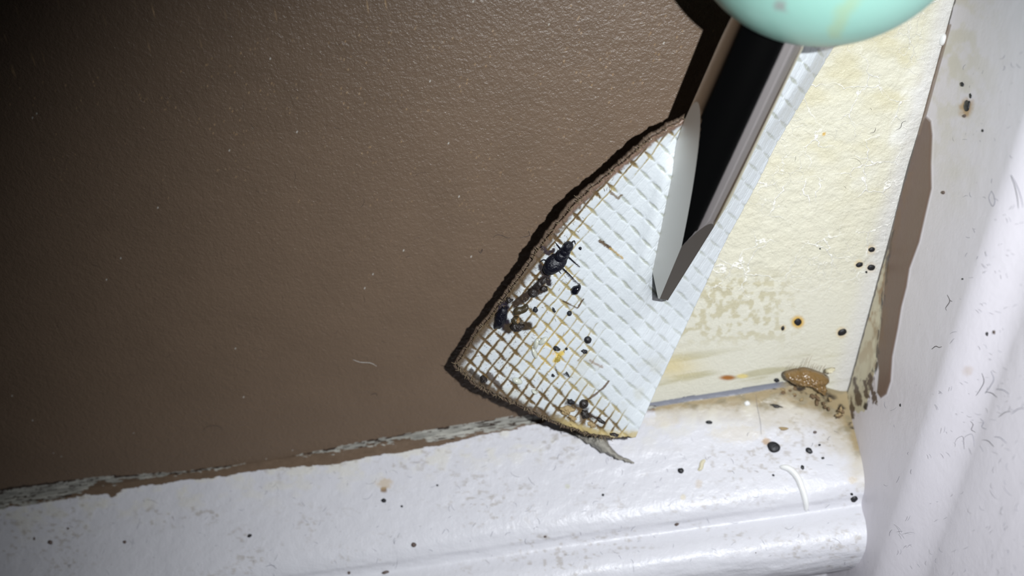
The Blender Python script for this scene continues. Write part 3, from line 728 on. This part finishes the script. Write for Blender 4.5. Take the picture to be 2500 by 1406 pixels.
# curved olive dropping and amber-topped one
def worm(name, surf, pts, r, h, m, label, cat, group=None, flat=.6, parent=None, kind=None, taper=.35):
    P = spline(pts, 26); k = len(P); n = 14; V = []
    for i, (x, y) in enumerate(P):
        p0 = surf(np.array([x]), np.array([y])).reshape(3); p1 = surf(np.array([x+2]), np.array([y])).reshape(3); p2 = surf(np.array([x]), np.array([y+2])).reshape(3)
        u = (p1-p0)/2; v = (p2-p0)/2; nrm = np.cross(u, v); nrm /= np.linalg.norm(nrm); nrm = -nrm if nrm@FW > 0 else nrm
        d = P[min(i+1, k-1)]-P[max(i-1, 0)]; d = d/np.linalg.norm(d); s = -d[1], d[0]
        f_ = i/(k-1); e = math.sqrt(max(0.0, 1-abs(2*f_-1)**6)); w_ = r*max(e, .02)*(1-taper*abs(2*f_-1)**3)
        for j in range(n):
            t = 2*math.pi*j/n; q = math.cos(t)*w_
            V.append(p0+(u*s[0]+v*s[1])*q+nrm*(h*max(e, .02)*math.sin(t)*(1 if math.sin(t) > 0 else .2)))
    Fc = [(i*n+j, i*n+(j+1) % n, (i+1)*n+(j+1) % n, (i+1)*n+j) for i in range(k-1) for j in range(n)]
    Fc += [tuple(range(n))[::-1], tuple((k-1)*n+j for j in range(n))]
    me = raw_mesh(V, Fc); bm_ = bmesh.new(); bm_.from_mesh(me); bmesh.ops.recalc_face_normals(bm_, faces=bm_.faces); bm_.to_mesh(me); bm_.free()
    return link(name, me, m, parent, label, cat, group, kind)
worm('dropping', on_strip, [(1253, 766), (1262, 757), (1274, 755), (1283, 750), (1288, 742)], 8, .4, M_OLIVE, 'curved olive brown dropping on the soiled left part of the tape', 'dropping', GT)
o = blob('dropping', on_strip, 1260, 781, 13, 9, 10, .4, M_OLIVE, 'olive dropping with an amber top just below the curved one', 'dropping', GT, irr=.2, seed=91)
blob('amber_crust', on_strip, 1264, 778, 6, 5, 0, .52, M_AMBER, 'amber crust', None, irr=.2, seed=92, parent=o)
blob('crumb', on_strip, 1384, 1000, 19, 11, 0, .4, M_TAN, 'pale tan crumb at the torn bottom edge under the black dropping', 'crumb', irr=.4, seed=95, n=40)
blob('crumb', on_strip, 1398, 1020, 11, 6, 30, .3, M_TAN, 'smaller tan crumb hanging from the torn edge below the pale one', 'crumb', irr=.45, seed=97, n=40)
blob('crumb', on_strip, 1444, 1036, 12, 6, 20, .24, M_TAN, 'tan crumb on the bottom edge beside the pointed dark dropping', 'crumb', irr=.45, seed=98, n=40)
blob('crumb', on_strip, 1362, 876, 7, 9, 30, .2, M_YEL, 'small yellow crumb in the middle of the soiled pads', 'crumb', irr=.4, seed=99)
GE = 'pale eggs on the tape'
for i, (x, y, rx, ry, an, lb_) in enumerate([(1305, 861, 14, 6, 66, 'single upright translucent egg on the yellowish soiled pads'), (1309, 838, 13, 6.5, -72, 'grey translucent egg, left one of the pair touching each other'),
                                         (1326, 831, 14, 6.5, -38, 'whitish translucent egg, upper right one of the touching pair'), (1263, 929, 14, 7.5, 22, 'glossy egg lying lowest, near the bottom edge of the tape'),
                                         (1305, 955, 9, 4, 30, 'small dull egg lying in a joint close to the bottom edge')]):
    blob('egg', on_strip, x, y, rx, ry, an, .36, M_EGG, lb_, 'egg', GE, irr=.0, seed=i, n=30, k=12)

# ---- the bug: abdomen, thorax, round head and folded legs fused into one continuous skin
def sp(x, y, lift): return at_depth(x, y, wall_depth(x, y)-strip_lift(x, y)-lift).reshape(3)
def bug_mesh():
    bm_ = bmesh.new(); q = 0.036
    def ell(x, y, lift, rl, rw, rh, ang):
        a = math.radians(ang); u = math.cos(a)*RT-math.sin(a)*UP; v = math.sin(a)*RT+math.cos(a)*UP; o_ = sp(x, y, lift)
        r_ = bmesh.ops.create_uvsphere(bm_, u_segments=40, v_segments=24, radius=1)
        for vt in r_['verts']:
            p = o_+(u*vt.co.x*rl+v*vt.co.y*rw-FW*vt.co.z*rh)*q; vt.co = Vector(p*MM)
    ell(1357, 640, .30, 27, 20, 13, -42); ell(1350, 648, .24, 24, 17, 11, -42); ell(1372, 622, .34, 17, 13, 10, -42); ell(1380, 613, .36, 12, 11.5, 10, -50)
    ell(1387, 602, .42, 12, 11, 11, -60); ell(1381, 626, .25, 12, 7, 7, -60)
    lines = [[(1380, 622, .25), (1390, 629, .3), (1402, 640, .22), (1415, 651, .06)], [(1368, 650, .2), (1384, 664, .28), (1398, 678, .2), (1412, 693, .06)],
             [(1372, 612, .2), (1364, 602, .25), (1356, 592, .08)], [(1340, 640, .2), (1328, 634, .2), (1318, 640, .08)], [(1395, 594, .4), (1402, 588, .3), (1405, 596, .15)], [(1345, 662, .2), (1362, 660, .2), (1370, 668, .08)]]
    for ln in lines:
        P = spline([(a, b) for a, b, _ in ln], 22); Z = np.interp(np.linspace(0, 1, 22), np.linspace(0, 1, len(ln)), [c_ for _, _, c_ in ln])
        for i_, (x, y) in enumerate(P):
            o_ = sp(x, y, Z[i_]); rr = (2.3-1.1*i_/21)*q
            r_ = bmesh.ops.create_icosphere(bm_, subdivisions=1, radius=rr*MM)
            for vt in r_['verts']: vt.co += Vector(o_*MM)
    me = bpy.data.meshes.new('bed_bug'); bm_.to_mesh(me); bm_.free(); return me
bug = link('bed_bug', bug_mesh(), M_BUG, None, 'dark bug with a bluish black rough abdomen and shiny head at the torn tape edge', 'bug')
md = bug.modifiers.new('fuse', 'REMESH'); md.mode = 'VOXEL'; md.voxel_size = 0.028*MM; md.use_smooth_shade = True
md = bug.modifiers.new('soften', 'SMOOTH'); md.iterations = 6

# ---- spots on wall, casing and baseboard
GW = 'black droppings on the cream wall'
for i, (x, y, rx, ry, an, lb_) in enumerate([(2128, 609, 8.5, 6, -15, 'black dropping on the cream wall, highest of the three close together'), (2098, 646, 9.5, 6, -20, 'black dropping on the cream wall, left one of the three close together'),
                                         (2127, 653, 10, 7.5, -10, 'black dropping on the cream wall, lowest right of the three close together'), (1948, 786, 9, 9.5, 60, 'black dropping ringed by an amber yellow halo on the cream wall'),
                                         (1911, 801, 4, 6, 20, 'small black dropping just left of the yellow-ringed one'), (2056, 811, 12, 8, -25, 'black oval dropping alone on the cream wall, nearest the corner dirt'),
                                         (1896, 928, 7, 5, 0, 'blackish speck beside the amber shell, above the grey gap'), (2002, 702 - 95, 2.2, 2.2, 0, 'tiny black speck left of the three close droppings'),
                                         (2115, 664, 3, 3, 0, 'tiny brown speck just below the three close droppings')]):
    blob('dropping', on_wall, x, y, rx, ry, an, .16 if rx > 3 else .06, M_BLACK, lb_, 'dropping', GW, irr=.1, seed=200+i)
GC = 'black droppings on the white casing'
for i, (x, y, rx, ry, an, lb_) in enumerate([(2349, 206, 3.5, 6, -10, 'small black dropping highest on the white casing'), (2369, 234, 3, 6.5, 0, 'thin black dropping just above the brown-ringed mark on the casing'),
                                         (2361, 258, 7, 15, 8, 'elongated black dropping in a brown ring on the casing'), (2355, 283, 4, 4, 0, 'small brownish black dropping at the foot of the brown-ringed mark'),
                                         (2303, 470, 3.5, 4, 0, 'small brown dropping on the casing beside the brown paint run'), (2399, 319, 3, 4, 0, 'tiny black speck on the casing right of the ringed mark'),
                                         (2426, 811, 3, 5, -10, 'tiny reddish brown speck alone on the casing'), (2198, 989, 1.8, 4, 0, 'tiny black speck on the casing right of the foot of the brown paint run'), (2350, 681, 2.4, 2.4, 0, 'tiny dark speck midway down the casing')]):
    blob('dropping', on_casing, x, y, rx, ry, an, .12 if rx > 3 else .05, M_BLACK if i not in (4, 6, 3) else M_BROWN, lb_, 'dropping', GC, irr=.2, seed=230+i)
GB = 'droppings on the white baseboard'
for i, (x, y, rx, ry, an, m_, lb_) in enumerate([
    (1889, 1091, 17, 13, 25, M_BLACK, 'largest black dropping on the baseboard, above the paint run'), (1975, 1100, 10, 7, 30, M_BLACK, 'black dropping with a bluish rim right of the largest one'),
    (1662, 1149, 8, 7.5, 20, M_BLACK, 'round black dropping left of the pale cast flake'), (1959, 1141, 5, 6.5, -20, M_BLACK, 'small black dropping just above the bend of the paint run'),
    (1731, 1031, 9, 4.5, 5, M_BLACK, 'flat black dropping just under the dirty joint'), (2085, 1217, 10, 8, -25, M_BLACK, 'black oval dropping at the end of the baseboard by the casing'),
    (2079, 1206, 5, 3.5, 10, M_BLACK, 'small black dropping touching the oval one by the casing'), (937, 1222, 6.5, 5.5, 0, M_BLACK, 'small black dropping under the brown speckled smudge'),
    (1010, 1330, 6.5, 6, 0, M_BROWN, 'round grey brown dropping on the rounded edge of the baseboard'), (610, 1308, 6.5, 4.5, -30, M_BLACK, 'bluish black dropping with a short tail far from the tape'),
    (123, 1324, 6.5, 5.5, 10, M_BROWN, 'brown dropping at the far dim end of the baseboard'), (304, 1323, 4.5, 4, 0, M_BROWN, 'small brown dropping between the dim end one and the bluish one'),
    (981, 1236, 3.4, 3, 0, M_BLACK, 'tiny black speck right of the one under the smudge'), (1068, 1185, 3.4, 3, 0, M_BLACK, 'tiny black speck highest on the baseboard left of the tape'),
    (941, 1397, 10, 4, -15, M_BROWN, 'flattened brown dropping in the groove of the baseboard'), (1472, 1208, 3.4, 3.2, 0, M_BLACK, 'tiny black speck below the torn grey flake'),
    (166, 1290, 3, 3, 0, M_BROWN, 'tiny brown speck above the two brown droppings at the dim end'), (84, 1315, 3.2, 4.5, 0, M_BROWN, 'tiny upright brown speck nearest the dim end'),
    (852, 1398, 4, 4, 0, M_BROWN, 'small brown speck beside the flattened one in the groove'), (1888, 1160, 3.5, 3, 20, M_BLACK, 'tiny speck at the top bend of the paint run'),
    (2001, 1086, 3, 3, 0, M_BLACK, 'tiny speck right of the blue-rimmed dropping'), (2009, 1118, 4, 3, 0, M_BLACK, 'tiny greyish speck below right of the blue-rimmed dropping'), (1990, 1055, 4.5, 3.5, 0, M_BROWN, 'small grey speck under the corner dirt'),
    (1845, 1349, 3.2, 3, 0, M_BROWN, 'tiny brown speck low on the lower roll'), (1331, 1310, 4, 2.6, 0, M_BROWN, 'tiny brown speck on the lower roll below the highlight'), (1652, 1279, 6, 3.5, -20, M_BROWN, 'flattened grey speck in the groove under the paint run')]):
    blob('dropping', on_board, x, y, rx, ry, an, .2 if rx > 5 else .08, m_, lb_, 'dropping', GB, irr=.14, seed=260+i)

# cast skins, smudges, flakes
sh = bpy.data.objects.new('cast_skin', None); LINK(sh); sh.empty_display_size = 0.001
tag(sh, 'amber bristly cast insect skin lying in the dirty corner above the baseboard', 'insect skin')
cs = lambda a, b: on_wall(a, b, 1.2)
blob('shell', cs, 1974, 920, 46, 21, 6, 1.0, M_AMBER, None, None, irr=.34, seed=301, n=44, k=14, parent=sh)
blob('shell_lobe', cs, 1938, 912, 24, 13, -8, .8, M_AMBER, None, None, irr=.3, seed=302, n=36, parent=sh)
blob('shell_lobe', cs, 2000, 940, 22, 12, 30, .9, M_AMBER, None, None, irr=.3, seed=303, n=36, parent=sh)
blob('leg_stub', cs, 2025, 903, 12, 5, -20, .4, M_SKIN, None, None, irr=.4, seed=304, parent=sh)
br = []
for i in range(20):
    x = 1918+i*4.4+rng.uniform(-2, 2); y = 902+rng.uniform(-2, 6); l = rng.uniform(10, 20) if i not in (8, 9, 10) else 36
    br.append(np.array([cs(x+.25*l*s*s, y-l*s)-FW*(.9+.35*s) for s in np.linspace(0, 1, 5)]).reshape(5, 3))
link('bristles', tubes(br, .013), M_AMBER, sh)
worm('cast_skin', on_board, [(1722, 1122), (1714, 1130), (1711, 1142), (1704, 1149)], 5.5, .16, M_SKIN, 'pale tan cast skin flake on the baseboard left of the largest black dropping', 'insect skin')
for j, (x, y, rx, ry, an) in enumerate([(1913, 1046, 12, 4, 5), (1895, 991, 14, 4, 15)]):
    blob('crumb', on_board, x, y, rx, ry, an, .12, M_TAN if j == 0 else M_DKBR, ('tan crumb on the baseboard above the two big black droppings', 'dark brown crumb in the dirt below the amber skin')[j], 'crumb', irr=.4, seed=310+j)
blob('crumb', on_board, 1824, 985, 8, 7, 0, .25, M_WHITEP, 'white round paint crumb on the dirty joint of the baseboard', 'crumb', irr=.15, seed=315)
# lumps in the corner dirt (part of the baseboard's dirt)
for j in range(26):
    x = rng.uniform(1900, 2060); y = interp(np.array([x]), [(1900, 950), (1990, 962), (2060, 1005)])[0]+rng.uniform(-12, 20)
    blob('dirt_lump', on_board, x, y, rng.uniform(3, 9), rng.uniform(2.5, 5), rng.uniform(0, 180), rng.uniform(.08, .22), rng.choice([M_TAN, M_DIRT, M_TAN, M_DIRT]), None, None, irr=.4, seed=330+j, n=16, k=5, parent=board)
worm('paint_run', on_board, [(1902, 1139), (1925, 1144), (1945, 1163), (1957, 1190), (1966, 1222), (1968, 1249)], 8.5, .42, M_WHITEP, 'raised white run of paint', None, parent=board, taper=.1)

# torn grey flake of paint curling out from under the strip
fp = spline([(1405, 1036), (1440, 1056), (1470, 1082), (1500, 1108), (1546, 1128)], 40)
V = np.zeros((40, 9, 3))
for i, (x, y) in enumerate(fp):
    f_ = i/39; wd = (21*math.sin(min(1, f_*1.15+.25)*math.pi*.9)+2)*(1-f_**4)+.6
    for j in range(9):
        s = (j/8-.5)*2; xx = x+(-.5)*wd*s*.9+6*(vnoise(i/2.2, j/2., 7)-.5); yy = y+.85*wd*s+7*(vnoise(i/2.0, j/2., 8)-.5)
        p = on_board(xx, yy).reshape(3); V[i, j] = p-FW*(0.35+1.1*(1-s*s)*math.sin(f_*math.pi)+.5*(1-f_)+.15*vnoise(i/2., j/1.5, 9))
flake = link('paint_flake', grid_mesh(V, thick=np.ones_like(V)*FW*.25), M_GREYF, None, 'torn grey paint flake curling out from under the bottom of the tape', 'paint flake')
# drop of clear paint on the corner line
blob('paint_bead', on_casing, 2303, 96, 6, 17, 12, .3, M_WHITEP, 'small clear bead of dried paint on the corner line', 'paint bead', irr=.05, seed=401)

# ---- lint
def lint(surf, pts, r, m, label, group, off=.06, name='lint_fibre'):
    P = spline(pts, 18); Q = np.array([surf(np.array([x]), np.array([y])).reshape(3)-FW*off for x, y in P])
    return link(name, tubes([Q], r*.62), m, None, label, 'lint', group)
GL = 'lint fibres on the white casing'
lint(on_casing, [(2468, 428), (2482, 455), (2492, 485), (2496, 506)], .035, M_LINT, 'longest smooth grey lint hair high on the casing near the photo edge', GL)
lint(on_casing, [(2420, 466), (2413, 482), (2422, 504), (2428, 494), (2424, 474), (2419, 467)], .028, M_LINT, 'diamond-shaped loop of lint beside the longest hair', GL)
lint(on_casing, [(2312, 720), (2318, 735), (2308, 752), (2310, 758)], .05, M_LINTB, 'dark Y-shaped lint knot midway down the casing', GL)
lint(on_casing, [(2317, 733), (2324, 736)], .04, M_LINTB, 'short side fibre of the dark Y-shaped knot', GL)
lint(on_casing, [(2274, 852), (2284, 845), (2292, 848), (2299, 846)], .045, M_LINTB, 'short dark wavy lint below the Y-shaped knot', GL)
lint(on_casing, [(2418, 906), (2425, 925), (2415, 945), (2404, 960)], .035, M_LINT, 'angular lint hair on the bright band of the casing', GL)
lint(on_casing, [(2430, 950), (2448, 952), (2462, 962)], .04, M_LINT, 'curved brownish lint beside the angular hair', GL)
lint(on_casing, [(2468, 1010), (2485, 998), (2500, 996)], .035, M_LINT, 'lint hair running out at the photo edge', GL)
lint(on_casing, [(2426, 1066), (2440, 1068), (2456, 1082)], .035, M_LINT, 'dark lint hair on the shaded lower casing', GL)
lint(on_casing, [(2392, 1022), (2400, 1030), (2396, 1042), (2408, 1048)], .03, M_LINT, 'reddish tangled lint on the bright band', GL)
lint(on_casing, [(2350, 1075), (2356, 1065), (2372, 1060), (2378, 1090)], .02, M_LINT, 'thin pale loop of lint left of the reddish tangle', GL)
GW2 = 'lint fibres on the brown wall'
lint(on_wall, [(1204, 580), (1212, 574), (1226, 575), (1236, 580), (1246, 581)], .03, M_LINTB, 'thin dark arched lint on the brown wall near the torn tape edge', GW2)
lint(on_wall, [(1270, 580), (1284, 578), (1293, 574), (1290, 564)], .035, M_LINTB, 'dark hooked lint on the brown wall next to the arched one', GW2)
lint(on_wall, [(1168, 612), (1174, 618), (1178, 608), (1172, 616)], .03, M_LINTB, 'short reddish zigzag of lint on the brown wall', GW2)
lint(on_wall, [(496, 1052), (502, 1044), (520, 1039), (538, 1042), (544, 1050)], .03, M_LINTB, 'dark arched lint low on the brown wall above the baseboard', GW2)
lint(on_wall, [(905, 964), (918, 960), (921, 966)], .04, M_LINTB, 'short dark lint low on the brown wall left of the tape', GW2)
lint(on_wall, [(862, 878), (880, 884), (905, 886), (920, 894)], .03, M_PALEF, 'pale straight fibre on the brown wall left of the tape', GW2)
GW3 = 'lint fibres on the cream wall'
lint(on_wall, [(2187, 318), (2198, 312), (2202, 300), (2211, 295)], .03, M_LINTB, 'dark S-shaped lint on the cream wall beside the corner line', GW3)
lint(on_wall, [(2124, 325), (2134, 322), (2138, 312)], .03, M_LINTB, 'dark hook of lint beside a yellow speck on the cream wall', GW3)
GB2 = 'lint fibres on the white baseboard'
lint(on_board, [(650, 1382), (664, 1379), (676, 1388)], .03, M_LINT, 'dark bent lint on the baseboard under the tape side', GB2)
lint(on_board, [(2192, 1062), (2176, 1068), (2168, 1080)] if False else [(1845, 960), (1848, 990), (1856, 1030), (1858, 1060)], .02, M_LINT, 'thin reddish hair crossing the dirty joint of the baseboard', GB2)
lint(on_board, [(1768, 1216), (1790, 1228), (1800, 1244)], .025, M_LINT, 'thin grey hair on the baseboard left of the paint run', GB2)
def scatter_lint(surf, region, n_, r, seed):
    rg = random.Random(seed); out = []
    while len(out) < n_:
        x = rg.uniform(region[0], region[2]); y = rg.uniform(region[1], region[3])
        if not region[4](x, y): continue
        a = rg.uniform(0, 6.28); ln = rg.uniform(4, 18)*(2 if rg.random() < .1 else 1); cv = rg.uniform(-2.2, 2.2); pts = []
        for s in range(8):
            pts.append(surf(np.array([x]), np.array([y])).reshape(3)-FW*.05); a += cv/7; x += math.cos(a)*ln/7; y += math.sin(a)*ln/7
        out.append(np.array(pts))
    return tubes(out, r, 4)
o = link('dust_lint', scatter_lint(on_board, (0, 1050, 2090, 1400, lambda x, y: y > 1275-.152*x-0 and x+.0*y < 2070), 200, .0105, 11), M_LINT, None, 'fine grey dust hairs scattered over the white baseboard', 'lint', kind='stuff')
o = link('dust_lint', scatter_lint(on_casing, (2120, 120, 2500, 1400, lambda x, y: x > 2330-.2745*y+60 and not (2130 < x < 2290 and y < 990) and x > 2150), 120, .009, 12), M_LINT, None, 'fine grey dust hairs scattered over the white casing', 'lint', kind='stuff')
o = link('dust_lint', scatter_lint(on_wall, (100, 20, 2200, 1000, lambda x, y: x < 1050 or (x > 1900 and x < 2150 and y > 250 and y < 700)), 60, .009, 13), M_LINTB, None, 'sparse dark dust hairs on the brown and cream wall', 'lint', kind='stuff')
